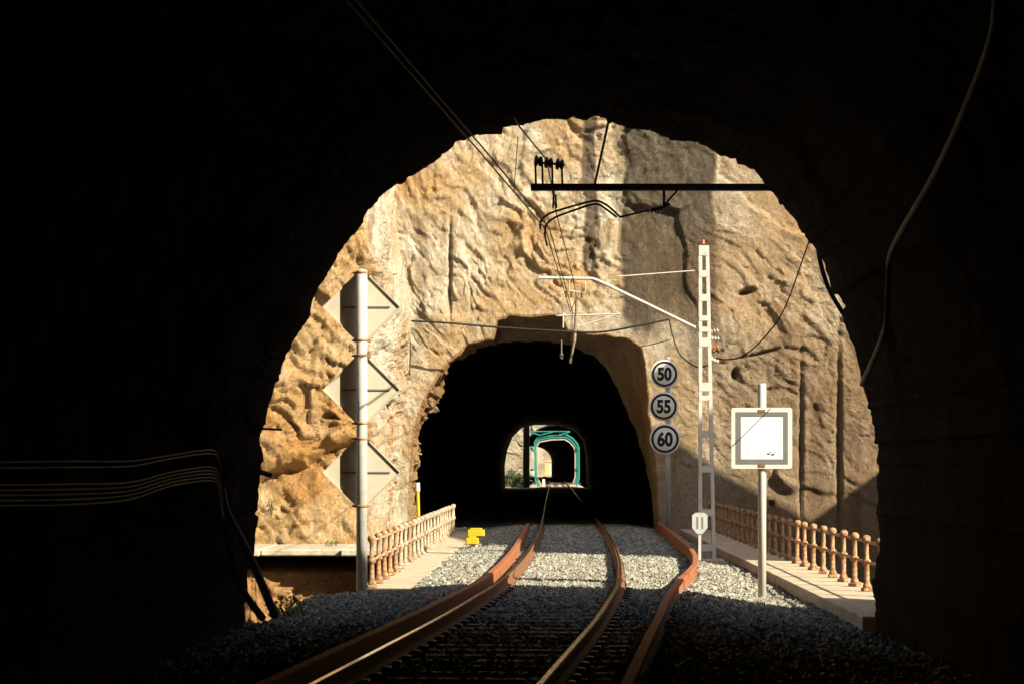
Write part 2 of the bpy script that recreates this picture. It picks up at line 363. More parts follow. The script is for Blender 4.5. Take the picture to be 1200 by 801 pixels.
# third tunnel beyond the green bridge
c3 = (.6,1.8); Y3 = 262.0
arch = lambda x0,x1,zt: [(x0,-.9),(x0,zt*.5)]+[(((x0+x1)/2)-(x1-x0)/2*math.cos(a), zt*.5+(zt*.5)*math.sin(a)) for a in np.linspace(.15,math.pi-.15,14)]+[(x1,zt*.5),(x1,-.9)]
R3 = rad(arch(-3.0,4.3,6.5), c3); m = Massif(c3)
for s_ in radial_steps(10,.25,60)[::-1]: m.ring(Y3, R3+s_, 0, .9, 'front', 41, 1., 1.)
R4 = rad(arch(-3.2,3.8,5.6), c3)
for y in list(np.arange(Y3,420,4.)):
    t = (y-Y3)/(420-Y3); m.ring(y, (R3*1.02)*(1-t)+R4*t, 1, .2*side, 'rad', 43, .4, 1, -3.6*t*t)
m.ring(420, R4, 1, 0, dx=-3.6)
for s_ in radial_steps(4,1,9): m.ring(420.3, R4+s_, 0, .5, 'back', 8, .6, 1, -3.6)
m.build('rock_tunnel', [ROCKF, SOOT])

def sheet(name, path, z0, z1, dstep, dense, amp, mat, seed, bulge=None, top=6, big=1., s0=0, kind='structure'):
    """vertical rock sheet along a plan path, roughened along its normal, folded back at the top"""
    pts = [Vector(p) for p in path]; seg = [(pts[i+1]-pts[i]).length for i in range(len(pts)-1)]; L = sum(seg)
    cum = np.concatenate([[0],np.cumsum(seg)]); u = np.arange(0, L, dstep)
    px = np.interp(u, cum, [p.x for p in pts]); py = np.interp(u, cum, [p.y for p in pts])
    k = max(1,int(.5/dstep)); ker = np.ones(2*k+1)/(2*k+1)
    px = np.convolve(np.pad(px,k,mode='reflect',reflect_type='odd'),ker,'valid'); py = np.convolve(np.pad(py,k,mode='reflect',reflect_type='odd'),ker,'valid')
    tx,ty = np.gradient(px), np.gradient(py); l = np.hypot(tx,ty); nx,ny = ty/l, -tx/l
    zs = list(np.arange(z0, dense[0], dstep*6))+list(np.arange(dense[0],dense[1],dstep))+list(np.arange(dense[1],z1,dstep*5))+[z1]
    rows = []
    for z in zs:
        p = np.stack([px,py,np.full(len(px),z)],1); d = rock(p,big,1.9,seed)*amp
        if bulge: d = d+bulge(p,z)
        p[:,0] += nx*d; p[:,1] += ny*d; rows.append(p)
    for t in (1,3,8,20):
        p = rows[len(zs)-1].copy(); p[:,0] -= nx*t; p[:,1] -= ny*t; p[:,2] += top*(1-math.exp(-t/5)); rows.append(p)
    V = np.concatenate(rows); me = npmesh(name, V, gridfaces(len(rows), len(px), False), [mat], None, True)
    return tag(link(name, me), kind=kind)
# buttress left of the second tunnel; its near face looks at the camera, its flank at the sun
def bul(p, z):
    k = np.clip((-.50-z)/.35,0,1); e = np.clip((60-p[:,1])/4,0,1)
    fl = np.clip((p[:,1]-57)/1.5,0,1)*(.5*vn(np.stack([p[:,0]*0,p[:,1]*.12,np.full(len(p),z*.33)],1),8)-.1)
    zl = 1.16 + (p[:,0]+7.4)*.42 + .18*vn(p*1.3,5); q = z-zl; g_ = np.clip((p[:,0]+8.6)/.6,0,1)*np.clip((-4.9-p[:,0])/.5,0,1)
    return fl + k*3.0*e + g_*(-.30*np.exp(-(q/.13)**2) + .34*np.clip(q/.4,0,1)*np.exp(-np.maximum(q,0)/1.6))
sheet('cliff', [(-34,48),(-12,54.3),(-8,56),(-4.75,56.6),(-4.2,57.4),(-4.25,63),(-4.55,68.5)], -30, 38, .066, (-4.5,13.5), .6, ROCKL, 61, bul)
# gorge wall added out of frame at right, shaped to shade the far bridge
def topsl(name):
    path = [(60,23),(30,28),(20.6,31.6),(20,32.8),(20,46),(20.5,56),(21,66),(24,72)][::-1]
    o = sheet(name, path, -30, 15.3, .8, (0,1), .5, ROCKB, 71, None, -6, .6); 
    me = o.data
    for v in me.vertices:
        if v.co.z > -5: v.co.z += float(np.interp(v.co.y,[34,46,53,57.5,80],[0,1.6,2.2,-5.8,-5.8]))*min(1,(v.co.z+5)/15)
    return o
topsl('cliff')  # added out-of-frame wall that shades the far bridge
# background cliffs past the third tunnel
sheet('cliff', [(-60,446),(-8,441),(20,444),(60,440)], -30, 40, 1.2, (-5,12), 1.6, ROCKF, 81)
# left gorge side seen past the green bridge
sheet('cliff', [(-60,236),(-24,250),(-9,258),(-6,262)], -30, 40, .6, (-5,12), 1.4, ROCKF, 91)

# ------------------------------------------------------------------ ground, river, ballast
mb = MB(); mb.add([(-2500,-2500,-31),(2500,-2500,-31),(2500,2500,-31),(-2500,2500,-31)], [(0,1,2,3)]); tag(mb.build('ground', EARTH), kind='structure')
WAT,nt,b = newmat('river_water', .08); b.inputs['Base Color'].default_value = (.03,.07,.06,1); b.inputs['Specular IOR Level'].default_value = .5
bump(nt, b, noise(nt, N(nt,'ShaderNodeNewGeometry').outputs['Position'], 1.5, 3, .6), .05, .5)
mb = MB(); mb.add([(-300,38,-30.6),(300,38,-30.6),(300,56,-30.6),(-300,56,-30.6)], [(0,1,2,3)]); tag(mb.build('river', WAT), kind='structure')

def edges(Y):        # ballast limits left / right
    if Y < 27: return -3.9, 4.15
    if Y < 34.2: return -3.55+max(0,(Y-33.2))*.6, 3.85
    if Y < 66: return -2.18, 3.85
    return -4.5, 3.6
def zb(X, Y):
    c = tcs(Y); a = X-c
    r = np.where(a>0, np.clip((a-1.75)/1.6,0,1)*.20, np.clip((-a-1.65)/1.0,0,1)*.10)
    return -.195 - r + .035*fbm(np.stack([X*1.1,Y*.9+0*X,0*X],1),3,77)
yy = np.concatenate([np.arange(-60,10,2.),np.arange(10,76,.2),np.arange(76,212,3.),[212]])
rows = []
for y in yy:
    l,r = edges(y); X = np.linspace(l,r,60); Yv = np.full(60,y); rows.append(np.stack([X,Yv,zb(X,Yv)-.015],1))
tag(link('ballast_bed', npmesh('ballast_bed', np.concatenate(rows), gridfaces(len(rows),60,False), [BBASE], smooth=True)), kind='structure')
tag(link('ballast_bed', npmesh('ballast_bed', [(-2.2,258,-.2),(3.6,258,-.2),(3.6,300,-.2),(-2.2,300,-.2),(-5.5,425,-.2),(1.5,425,-.2)], [(0,1,2,3),(3,2,5,4)], [BBASE])), kind='structure')

def offR(Y): return np.interp(Y,[0,17.2,21.9,27,30,33,35.5,38,41.5,45.6,55,66],[1.54,1.54,1.53,1.57,1.64,1.78,1.98,2.16,2.31,2.40,2.5,2.6])
def offL(Y): return np.interp(Y,[0,22.8,32,41.7,64],[-1.2,-1.19,-1.12,-1.17,-1.27])
def scatter(n, y0, y1, smin, smax):
    Y = rng.uniform(y0,y1,n); X = rng.uniform(-4.2,4.2,n)
    L = np.array([edges(v)[0] for v in Y]); R = np.array([edges(v)[1] for v in Y]); c = tcs(Y); a = X-c
    ok = (X>L+.03)&(X<R-.02)&(abs(abs(a)-.87)>.10)&(abs(a-offR(Y))>.07)&(abs(a-offL(Y))>.07)
    sl = (Y<34)&(abs(a)<1.32); ph = ((Y-12.0)/.6)%1; onsl = sl&((ph<.21)|(ph>.79)); ok &= ~(onsl&(rng.random(n)>.4))
    X,Y = X[ok],Y[ok]; n = len(X); s = rng.uniform(smin,smax,n)
    Z = zb(X,Y)+rng.uniform(-.012,.02,n)
    base = np.array([[1,0,0],[-1,0,0],[0,1,0],[0,-1,0],[0,0,1],[0,0,-1]],float)
    tri = np.array([[0,2,4],[2,1,4],[1,3,4],[3,0,4],[2,0,5],[1,2,5],[3,1,5],[0,3,5]])
    V = base[None]*rng.uniform(.6,1.15,(n,6,1)) + rng.uniform(-.3,.3,(n,6,3)); V = V*s[:,None,None]*np.array([1,1,.75])
    an = rng.uniform(0,6.28,(n,3))
    for ax,(i,j) in enumerate(((0,1),(1,2),(0,2))):
        co,si = np.cos(an[:,ax])[:,None], np.sin(an[:,ax])[:,None]; A = V[:,:,i]*co-V[:,:,j]*si; B = V[:,:,i]*si+V[:,:,j]*co; V[:,:,i]=A; V[:,:,j]=B
    V += np.stack([X,Y,Z],1)[:,None,:]
    return V.reshape(-1,3), (tri[None]+(np.arange(n)*6)[:,None,None]).reshape(-1,3)
A = [scatter(30000,12,28,.032,.056), scatter(95000,28,50,.032,.056), scatter(50000,50,70,.034,.056)]
off = 0; VV = []; FF = []
for v,f in A: VV.append(v); FF.append(f+off); off += len(v)
tag(link('ballast_stones', npmesh('ballast_stones', np.concatenate(VV), np.concatenate(FF), [BSTONE])),
    'loose grey crushed stone spread between and beside the rails', 'ballast', kind='stuff')

# ------------------------------------------------------------------ railway line
def extr(prof, xs, zs, ys, mis, mats, name, label, cat, group=None):   # profile (x,z) swept along the line
    n = len(prof); V = []; 
    for x,z,y in zip(xs,zs,ys): V += [(x+a,y,z+b) for a,b in prof]
    fs = []; mi = []
    for i in range(len(ys)-1):
        for k in range(n): fs.append((i*n+k,i*n+(k+1)%n,(i+1)*n+(k+1)%n,(i+1)*n+k)); mi.append(mis[k])
    me = npmesh(name, V, fs, mats, mi); 
    bm = bmesh.new(); bm.from_mesh(me); bm.verts.ensure_lookup_table(); bm.faces.new([bm.verts[i] for i in range(n)]); bm.faces.new([bm.verts[len(V)-n+i] for i in range(n)][::-1])
    bmesh.ops.recalc_face_normals(bm, faces=bm.faces); bm.to_mesh(me); bm.free()
    return tag(link(name, me), label, cat, group)
rp = [(-.07,-.165),(-.07,-.15),(-.012,-.13),(-.010,-.045),(-.036,-.035),(-.036,-.006),(-.022,0),(.022,0),(.036,-.006),(.036,-.035),(.010,-.045),(.012,-.13),(.07,-.15),(.07,-.165)]
rm = [0,0,0,0,0,0,1,0,0,0,0,0,0,0]
ry = np.concatenate([np.arange(-50,10,2.),np.arange(10,75,.5),np.arange(75,425,4.)])
extr(rp, tcs(ry)-.87, ry*0, ry, rm, [RUST,RAILTOP], 'rail', 'curved rail on the left side of the track with its polished head', 'rail', 'running rails of the railway line')
extr(rp, tcs(ry)+.87, ry*0, ry, rm, [RUST,RAILTOP], 'rail', 'curved rail on the right side of the track with its polished head', 'rail', 'running rails of the railway line')
bp = [(-.05,-.30),(-.05,.0),(-.045,.012),(.045,.012),(.05,0),(.05,-.02),(-.02,-.03),(-.02,-.26),(.05,-.27),(.05,-.30)]
gy = np.arange(9,64.5,.4)
extr([(-x,z) for x,z in bp], tcs(gy)+offL(gy), gy*0+.02, gy, [0]*10, [REDST], 'guard_beam', 'rusty red steel guard beam left of the left rail, ending before the second tunnel', 'guard rail', 'steel guard beams beside the track')
gy = np.arange(9,66.2,.4)
extr(bp, tcs(gy)+offR(gy), gy*0, gy, [0]*10, [REDST], 'guard_beam', 'rusty red steel guard beam right of the track that bulges outwards on the bridge', 'guard rail', 'steel guard beams beside the track')
sl = MB(); sl.box((-1.3,-.12,-.36),(1.3,.12,-.175),0,.015); slm = sl.mesh('sleeper', SLEEP)
cl = MB(); cl.box((-.04,-.07,-.174),(.04,.07,-.13),0,.012); clm = cl.mesh('rail_fastening', DARKST)
for i in range(36):
    y = 12.0+.6*i; cx = float(tcs(y)); ang = math.atan2(float(tcs(y+.5)-tcs(y-.5)),1)
    o = link('sleeper', slm, None, (cx,y,0)); o.rotation_euler.z = -ang
    tag(o, 'dark concrete sleeper under the rails in the shaded near track', 'sleeper', 'concrete sleepers under the near rails')
    for sx in (-.995,-.745,.745,.995):
        k = link('rail_fastening', clm, o); k.location = (sx,0,0)

# ------------------------------------------------------------------ bridge over the gorge
br = thing('bridge', (0,47,0), 'concrete railway bridge deck with a footway along each side', 'bridge')
mb = MB(); mb.box((-3.05,27.3,-1.1),(5.05,66.4,-.52)); 
ch(br,'deck',mb,CONC)
for x in (-2.3,.0,2.6,4.3):
    mb = MB(); mb.box((x-.2,27.6,-2.4),(x+.2,66.3,-1.103)); ch(br,'girder',mb,DARKST)
def slab(x0,x1,y0,y1,z0,z1,name,mat,par,st=3.9):
    mb = MB(); y = y0
    while y < y1-.1:
        ye = min(y+st,y1); mb.box((x0,y,z0),(x1,ye-.02,z1+random.uniform(-.006,.006)),0,.012); y = ye
    return ch(par,name,mb,mat)
slab(-3.02,-2.15,34.6,66.3,-.517,-.25,'footway',CONC,br); slab(3.85,5.0,27.4,66.2,-.517,-.19,'footway',CONC,br)
# fences
def postmesh(mat, name='post'):
    m_ = MB(); m_.box((-.075,-.075,0),(.075,.075,.05),0,.008)
    m_.lathe([(.07,.05),(.062,.09),(.043,.13),(.038,.36),(.040,.385),(.062,.40),(.068,.43),(.062,.46),(.038,.475),(.034,.70),(.05,.715),(.052,.73),(.066,.755),(.07,.785),(.058,.815),(.03,.832),(.005,.836)],n=10)
    return m_.mesh(name, mat)
PMC, PMR = postmesh(POSTP), postmesh(POSTR)
def fence(x, y0, n, z, label, pm, rmats):
    f = thing('railing', (x,y0,z), label, 'railing', 'iron railings along the bridge footways'); L = (n-1)*1.35
    for i in range(n):
        o = link('post', pm(i), f, (random.uniform(-.008,.008), i*1.35, 0)); o.rotation_euler = (random.uniform(-.02,.02),random.uniform(-.02,.02),random.uniform(0,3))
    for h in (.43,.73):
        m_ = MB(); m_.tube([(0,-.4 if x>0 else -.05,h)]+[(random.uniform(-.006,.006),j*1.35,h+random.uniform(-.006,.006)) for j in range(n)],.021,8); m_.build('handrail' if h>.6 else 'middle_rail', rmats, f)
fence(4.72, 29.0, 28, -.19, 'iron railing with ball topped rust orange posts on the right footway', lambda i: PMR, POSTR)
fence(-2.82, 35.0, 23, -.25, 'iron railing with peeling cream posts on the left footway behind the diamond signs', lambda i: PMR if i<5 or i==7 else PMC, POSTP)
# ledge path on the left gorge side
lg = thing('concrete_ledge', (-7,54,-.3), 'pale concrete ledge running left from the bridge at the foot of the golden cliff', 'ledge')
mb = MB(); 
for i in range(9): mb.box((-3.06-1.9*(i+1)+.01,52.3+.15*math.sin(i*2.),-.45),(-3.06-1.9*i,57.4,-.28+random.uniform(-.01,.01)),0,.03)
ch(lg,'slab',mb,LEDGE)


# ------------------------------------------------------------------ diamond signs seen from behind
Yd = 34.6; zd = -.42; pd = P(424,700,Yd); x0 = pd.x
dp = thing('signal_post', (x0,Yd,zd), 'tall white pole carrying three diamond boards, seen from behind, left of the track', 'sign post')
topz = P(0,316,Yd).z
mb = MB(); mb.lathe([(.085,zd),(.085,topz-.02),(.06,topz)],(x0,Yd,0),16); ch(dp,'pole',mb,MASTP)
mb = MB(); mb.box((x0-.2,Yd-.2,zd-.1),(x0+.2,Yd+.2,zd+.06),0,.02); ch(dp,'foot',mb,CONC)
for i,cy in enumerate((359,456,553)):
    c = P(423,cy,Yd); h = 46*Yd/F; yb = Yd+.155
    mb = MB(); mb.prism([(c.x-h,c.z),(c.x,c.z-h),(c.x+h,c.z),(c.x,c.z+h)],yb,yb+.012)
    bd = ch(dp,'diamond_board',mb,PANELB); bd['label'] = ('topmost','middle','lowest')[i]+' diamond board on the pole, bare metal back'
    mb = MB()
    cs = [(c.x-h,c.z),(c.x,c.z-h),(c.x+h,c.z),(c.x,c.z+h)]
    for k in range(4):      # folded edge
        a = Vector((cs[k][0],0,cs[k][1])); b_ = Vector((cs[(k+1)%4][0],0,cs[(k+1)%4][1])); d = (b_-a).normalized(); nn = Vector((d.z,0,-d.x))
        if nn.dot(Vector((c.x,0,c.z))-a) < 0: nn = -nn
        q = [a+Vector((0,yb-.03,0)), b_+Vector((0,yb-.03,0)), b_-d*.012+nn*.014+Vector((0,yb-.03,0)), a+d*.012+nn*.014+Vector((0,yb-.03,0))]
        q2 = [v+Vector((0,.0285,0)) for v in q]; mb.add(q+q2,[(0,1,2,3),(7,6,5,4),(0,4,5,1),(1,5,6,2),(2,6,7,3),(3,7,4,0)])
    ed = ch(dp,'board_edge',mb,GREYP if False else PANELB)
    mb = MB(); mb.box((c.x-h*.5,yb-.018,c.z-.012),(c.x+h*.72,yb-.001,c.z+.012)); ch(dp,'stiffener',mb,GREYP)
    for zz in (c.z+h*.86,c.z-h*.86):
        mb = MB(); mb.lathe([(.090,zz-.022),(.090,zz+.022)],(x0,Yd,0),14); mb.box((x0-.13,Yd+.03,zz-.02),(x0+.13,Yd+.154,zz+.02)); mb.tube([(x0-.13,Yd+.06,zz),(x0-.16,Yd+.06,zz)],.014,6); ch(dp,'clamp',mb,POSTR)

# ------------------------------------------------------------------ square white sign
Yq = 33.4; g = P(893,700,Yq); sq = thing('square_sign', (g.x,Yq,g.z-.05), 'blank white square board with grey inner border on a white pole by the right footway', 'sign')
mb = MB(); mb.lathe([(.062,g.z-.06),(.062,P(0,451,Yq).z),(.05,P(0,449,Yq).z)],(g.x,Yq,0),14); ch(sq,'pole',mb,WHITEP)
c = P(892,513,Yq); h = 35.5*Yq/F; yf = Yq-.10
def rsq(h,r=.04,n=4): 
    out=[]
    for sx,sz,a0 in ((1,1,0),(-1,1,90),(-1,-1,180),(1,-1,270)):
        for k in range(n+1):
            a=math.radians(a0+90*k/n); out.append((c.x+sx*(h-r)+r*math.cos(a), c.z+sz*(h-r)+r*math.sin(a)))
    return out
mb = MB(); mb.prism(rsq(h),yf,yf+.02); ch(sq,'board',mb,WHITEP)
mb = MB()
for (a,b_,yo,mat_) in ((h*.86,h*.70,.003,0),):
    for (xa,xb,za,zb_) in ((-a,a,b_,a),(-a,a,-a,-b_),(-a,-b_,-b_,b_),(b_,a,-b_,b_)): mb.box((c.x+xa,yf-.004,c.z+za),(c.x+xb,yf-.0005,c.z+zb_))
ch(sq,'grey_border',mb,GREYP)
mb = MB(); b_=h*.70; mb.box((c.x-b_+.004,yf-.006,c.z-b_+.004),(c.x+b_-.004,yf-.0005,c.z+b_-.004)); ch(sq,'face_panel',mb,SQW)
mb = MB(); 
for (dx,dz,w_,h_) in ((.10,-.235,.05,.02),(.165,-.245,.045,.025),(.13,-.21,.03,.012),(.19,-.215,.02,.015),(-.2,-.18,.02,.008)): mb.box((c.x+dx-w_/2,yf-.0085,c.z+dz-h_/2),(c.x+dx+w_/2,yf-.0065,c.z+dz+h_/2))
ch(sq,'grime_marks',mb,DARKST)
mb = MB(); mb.tube([(c.x-h*.96,yf-.012,c.z-.12),(c.x+h*.30,yf-.012,c.z+h*.98)],.0055,5); ch(sq,'wire_shadow',mb,CABLE)  # thin dark bar drawn as a wire's shadow across the board
for zz in (c.z+h-.03,c.z-h+.03):
    mb = MB(); mb.box((c.x-.10,yf+.021,zz-.03),(c.x+.10,Yq+.075,zz+.03)); ch(sq,'clamp',mb,RUST)
for zz in (c.z+h-.045,c.z-h+.045):
    mb = MB(); mb.box((c.x-.05,yf-.012,zz-.022),(c.x+.05,yf-.001,zz+.018)); ch(sq,'bolt_plate',mb,RUST)
mb = MB(); mb.box((g.x-.18,Yq-.18,g.z-.2),(g.x+.18,Yq+.18,g.z-.02),0,.02); ch(sq,'foot',mb,CONC)

# ------------------------------------------------------------------ speed boards
def text_mesh(txt, size, mat, thick=.012, squeeze=.82):
    cu = bpy.data.curves.new('digits','FONT'); cu.body = txt; cu.size = size; cu.extrude = .002; cu.offset = thick; cu.align_x = 'CENTER'; cu.align_y = 'CENTER'; cu.resolution_u = 6
    o = bpy.data.objects.new('digits', cu); COL.objects.link(o); bpy.context.view_layer.update()
    me = bpy.data.meshes.new_from_object(o.evaluated_get(bpy.context.evaluated_depsgraph_get())); bpy.data.objects.remove(o)
    xs = [v.co.x for v in me.vertices]; ys_ = [v.co.y for v in me.vertices]; mx,my = (min(xs)+max(xs))/2,(min(ys_)+max(ys_))/2
    for v in me.vertices: v.co.x = (v.co.x-mx)*squeeze; v.co.y -= my
    me.transform(Matrix.Rotation(math.radians(90),4,'X')); me.materials.clear(); me.materials.append(mat); return me
Ys = 62.0; g = P(783,622,Ys); xs0 = g.x
sp = thing('speed_sign_post', (xs0,Ys,g.z), 'grey pole with three round boards reading 50, 55 and 60 by the second tunnel', 'speed sign')
mb = MB(); mb.lathe([(.075,g.z-.1),(.075,P(0,418,Ys).z)],(xs0,Ys,0),12); ch(sp,'pole',mb,GALV)
for txt,(px,py),r_ in (('50',(778.5,438),16.5),('55',(777.5,476),17.0),('60',(779,514),18.0)):
    c = P(px,py,Ys); R = r_*Ys/F; yf = Ys-.13
    mb = MB(); mb.lathe([(R-.004,0),(R,.006),(R,.02),(R-.004,.026)],(c.x,yf,c.z),40,0,'y'); d_ = ch(sp,'round_board',mb,SIGNW); d_['label'] = 'white round board reading '+txt
    mb = MB(); nn = 48; vs = []; 
    for rr,yo in ((R*.90,-.004),(R*.74,-.004),(R*.90,.0),(R*.74,.0)):
        for k in range(nn): a=2*math.pi*k/nn; vs.append((c.x+rr*math.cos(a),yf+yo-.0005,c.z+rr*math.sin(a)))
    fs = []
    for k in range(nn):
        k2=(k+1)%nn; fs += [(k,k2,nn+k2,nn+k),(k,2*nn+k,2*nn+k2,k2),(nn+k,nn+k2,3*nn+k2,3*nn+k)]
    mb.add(vs,fs); ring_ = ch(sp,'black_ring',mb,BLACKP); ring_.parent = d_; ring_.location = (0,0,0)
    tm = text_mesh(txt, R*1.22, BLACKP, .022); t_ = link('numerals', tm, d_); t_.location = (c.x-xs0, yf-.004-Ys, c.z-g.z); t_['label'] = 'black numerals '+txt
    mb = MB(); mb.box((c.x-.1,yf+.027,c.z-.04),(xs0+.1,Ys+.08,c.z+.04)); ch(sp,'clamp',mb,GALV)

# ------------------------------------------------------------------ overhead line mast and arms
Ym = 45.3; g = P(828,652,Ym); gx = g.x
ms = thing('catenary_mast', (gx,Ym,g.z), 'slender white lattice mast of battened channels with overhead line arm, right of the track', 'mast')
def leg(pts, nm='leg'):
    mb = MB(); (xa,za),(xb,zb_) = pts
    for y_,w_ in ((Ym-.07,.012),(Ym+.058,.012)): mb.prism([(xa-.036,za),(xa+.036,za),(xb+.036,zb_),(xb-.036,zb_)],y_,y_+w_)
    mb.prism([(xa-.036,za),(xa-.024,za),(xb-.024,zb_),(xb-.036,zb_)] if xa<gx-.0 and nm=='leg' else [(xa+.024,za),(xa+.036,za),(xb+.036,zb_),(xb+.024,zb_)],Ym-.057,Ym+.0575)
    return ch(ms,nm,mb,MASTP)
zt = P(0,288,Ym).z; zbm = g.z-.1
leg(((P(820.6,0,Ym).x,zbm),(P(820.6,0,Ym).x,zt))); leg(((P(836.8,0,Ym).x,zbm),(P(828.6,0,Ym).x,zt)))
for y_,hh in ((294,6),(321,4),(349,4),(373,3),(386,3),(401,5),(453,5),(466,3),(508,4),(549,4),(600,4),(641,4)):
    z = P(0,y_,Ym).z; x1 = P(837-(652-y_)*9/365.,0,Ym).x; 
    for ya_,yb2 in ((Ym-.078,Ym-.0705),(Ym+.0705,Ym+.078)): mb = MB(); mb.box((P(820,0,Ym).x-.02,ya_,z-hh*Ym/F),(x1+.02,yb2,z+hh*Ym/F)); ch(ms,'batten_plate',mb,MASTP)
mb = MB(); mb.tube([P(824,286,Ym),P(824,281,Ym)],.03,8); ch(ms,'cap_knob',mb,ORINS)
mb = MB(); mb.box((gx-.35,Ym-.25,g.z-.3),(gx+.35,Ym+.25,g.z-.04),0,.02); ch(ms,'foundation',mb,CONC)
def arc(pts,n=6):   # catmull-rom
    P_=[Vector(p) for p in pts]; P_=[P_[0]*2-P_[1]]+P_+[P_[-1]*2-P_[-2]]; out=[]
    for i in range(1,len(P_)-2):
        for k in range(n):
            t=k/n; a,b,c_,d=P_[i-1:i+3]; out.append(.5*((2*b)+(-a+c_)*t+(2*a-5*b+4*c_-d)*t*t+(-a+3*b-3*c_+d)*t**3))
    return out+[P_[-2]]
mb = MB(); mb.tube([P(815,384,Ym),P(760,357,Ym),P(700,328.5,Ym),P(694,326.5,Ym),P(631,325.5,Ym)],.032,10); ch(ms,'support_arm',mb,MASTP)
mb = MB(); mb.tube([P(816,317,Ym),P(724,324,Ym)],.014,6); ch(ms,'tie_rod',mb,MASTP)
def insul(a,b_,r,n=5,fat=False):
    m_ = MB(); a=Vector(a); b_=Vector(b_); L=(b_-a).length; d=(b_-a).normalized(); pr=[(.25*r,0)]
    if fat: pr += [(.7*r,.03*L),(r,.12*L),(r,.38*L),(.6*r,.46*L),(.6*r,.52*L),(.9*r,.6*L),(.9*r,.88*L),(.5*r,.97*L)]
    for k in range(0 if fat else n):
        z=L*(k+.3)/n; pr += [(.4*r,z),(r,z+L*.25/n),(r*.9,z+L*.4/n),(.4*r,z+L*.45/n)]
    pr += [(.25*r,L)]; m_.lathe(pr,(0,0,0),12); q = Vector((0,0,1)).rotation_difference(d).to_matrix().to_4x4(); q.translation=a
    m_.v = [tuple(q@Vector(v)) for v in m_.v]; return m_
ch(ms,'insulator',insul(P(812,383,Ym),P(822,388,Ym),.06,3),MASTP)
for (a,b_,mt) in ((P(832,389,Ym),P(842,387,Ym),MASTP),(P(832,396,Ym),P(843,397,Ym),MASTP),(P(832,408,Ym),P(842,406,Ym),ORINS),(P(832,412,Ym),P(850,409,Ym),CERAM),(P(832,420,Ym),P(842,424,Ym),MASTP)):
    ch(ms,'insulator',insul(a+Vector((0,-.0,0)),b_,.055,3),mt)
mb = MB(); mb.tube([P(667,328,Ym),P(667,341,Ym),P(686,343,Ym),P(686,328,Ym)],.014,6); ch(ms,'registration_bracket',mb,MASTP)
mb = MB(); mb.tube([P(675,342,Ym),P(674,352,Ym),P(669,365,Ym)],.012,6); mb.tube([P(664,341,Ym),P(664,348,Ym)],.03,6); mb.tube([P(670,342,Ym),P(670,349,Ym)],.03,6); mb.tube([P(682,342,Ym),P(682,349,Ym)],.03,6); ch(ms,'steady_arm',mb,RUST)
# small plaque in front of the mast
Yp = 44.2; g = P(820,650,Yp); pl = thing('marker_plaque', (g.x,Yp,g.z), 'small pale plaque on a short stake at the foot of the lattice mast', 'marker')
mb = MB(); mb.box((g.x-.025,Yp,g.z-.1),(g.x+.025,Yp+.02,P(0,606,Yp).z)); ch(pl,'stake',mb,MASTP)
mb = MB(); mb.prism([(P(x,y,Yp).x,P(x,y,Yp).z) for x,y in ((811,603),(815,600),(825,600),(829,603),(829,618),(823,625),(817,625),(811,618))],Yp-.022,Yp-.004); ch(pl,'plate',mb,GALV)
mb = MB(); 
for x_ in (816.2,822): mb.prism([(P(x,y,Yp).x,P(x,y,Yp).z) for x,y in ((x_,605),(x_+2,605),(x_+2,619),(x_,619))],Yp-.026,Yp-.0225)
ch(pl,'grey_marks',mb,GREYP)

# near beam with insulators
Yn = 29.0
nb = thing('catenary_beam', P(890,219,Yn), 'dark horizontal steel beam jutting from the tunnel mouth rock with insulators and a curved arm', 'beam')
mb = MB(); a = P(622,216,Yn); b_ = P(1010,223.5,Yn); mb.box((a.x,Yn-.06,b_.z-.0),(b_.x,Yn-.045,a.z+.0)); mb.box((a.x,Yn-.044,a.z-.014),(b_.x,Yn+.06,a.z)); mb.box((a.x,Yn-.044,b_.z),(b_.x,Yn+.06,b_.z+.014)); ch(nb,'beam',mb,DARKST)
mb = MB(); mb.box((b_.x-.2,27.0,b_.z-.12),(b_.x-.1,Yn-.061,a.z+.12)); mb.box((b_.x-.35,27.0,b_.z-.25),(b_.x+.05,27.9,a.z+.3),0,.02); ch(nb,'wall_bracket',mb,DARKST)
for x_ in (631,643,656):
    a = P(x_-5.2,188.5+(x_-631)*.15,Yn); c = P(x_+5.2,188.5+(x_-631)*.15+1,Yn); ch(nb,'insulator',insul(a,c,.075,2,True),CERAM)
for x_ in (628,636,647.5,659):
    mb = MB(); mb.tube([P(x_-.6,191,Yn),P(x_,216,Yn)],.014,6); ch(nb,'pin',mb,DARKST)
mb = MB(); mb.tube([P(626,190.5,Yn),P(662,193,Yn)],.016,6); ch(nb,'insulator_spindle',mb,DARKST)
mb = MB(); mb.tube([P(649,224,Yn),P(648,244,Yn),P(652,244,Yn),P(651,228,Yn)],.013,6); ch(nb,'hanger',mb,DARKST)
for d,(ox,oy) in (('a',(0,0)),('b',(6,5))):
    mb = MB(); mb.tube(arc([P(633+ox,269+oy,Yn),P(634+ox,259+oy,Yn),P(645+ox*.9,250+oy,Yn),P(672+ox*.4,241.5+oy*.9,Yn),P(693,236+oy*.8,Yn),P(702,236+oy*.8,Yn),P(713-ox*.4,242+oy*.7,Yn),P(727-ox*.7,254.5,Yn)]),.014,8); ch(nb,'registration_arm',mb,DARKST)
mb = MB(); mb.tube([P(726,254.5,Yn),P(756,247.5,Yn),P(780,242,Yn)],.014,6); mb.tube([P(778,223.5,Yn),P(778,243,Yn)],.018,6); mb.tube([P(794,223,Yn),P(779,240,Yn)],.014,6); mb.tube([P(778,243,Yn),P(785,239,Yn)],.02,6); ch(nb,'arm_bracket',mb,DARKST)
ch(nb,'insulator',insul(P(761,246.5,Yn),P(776,243,Yn),.06,4),CERAM)
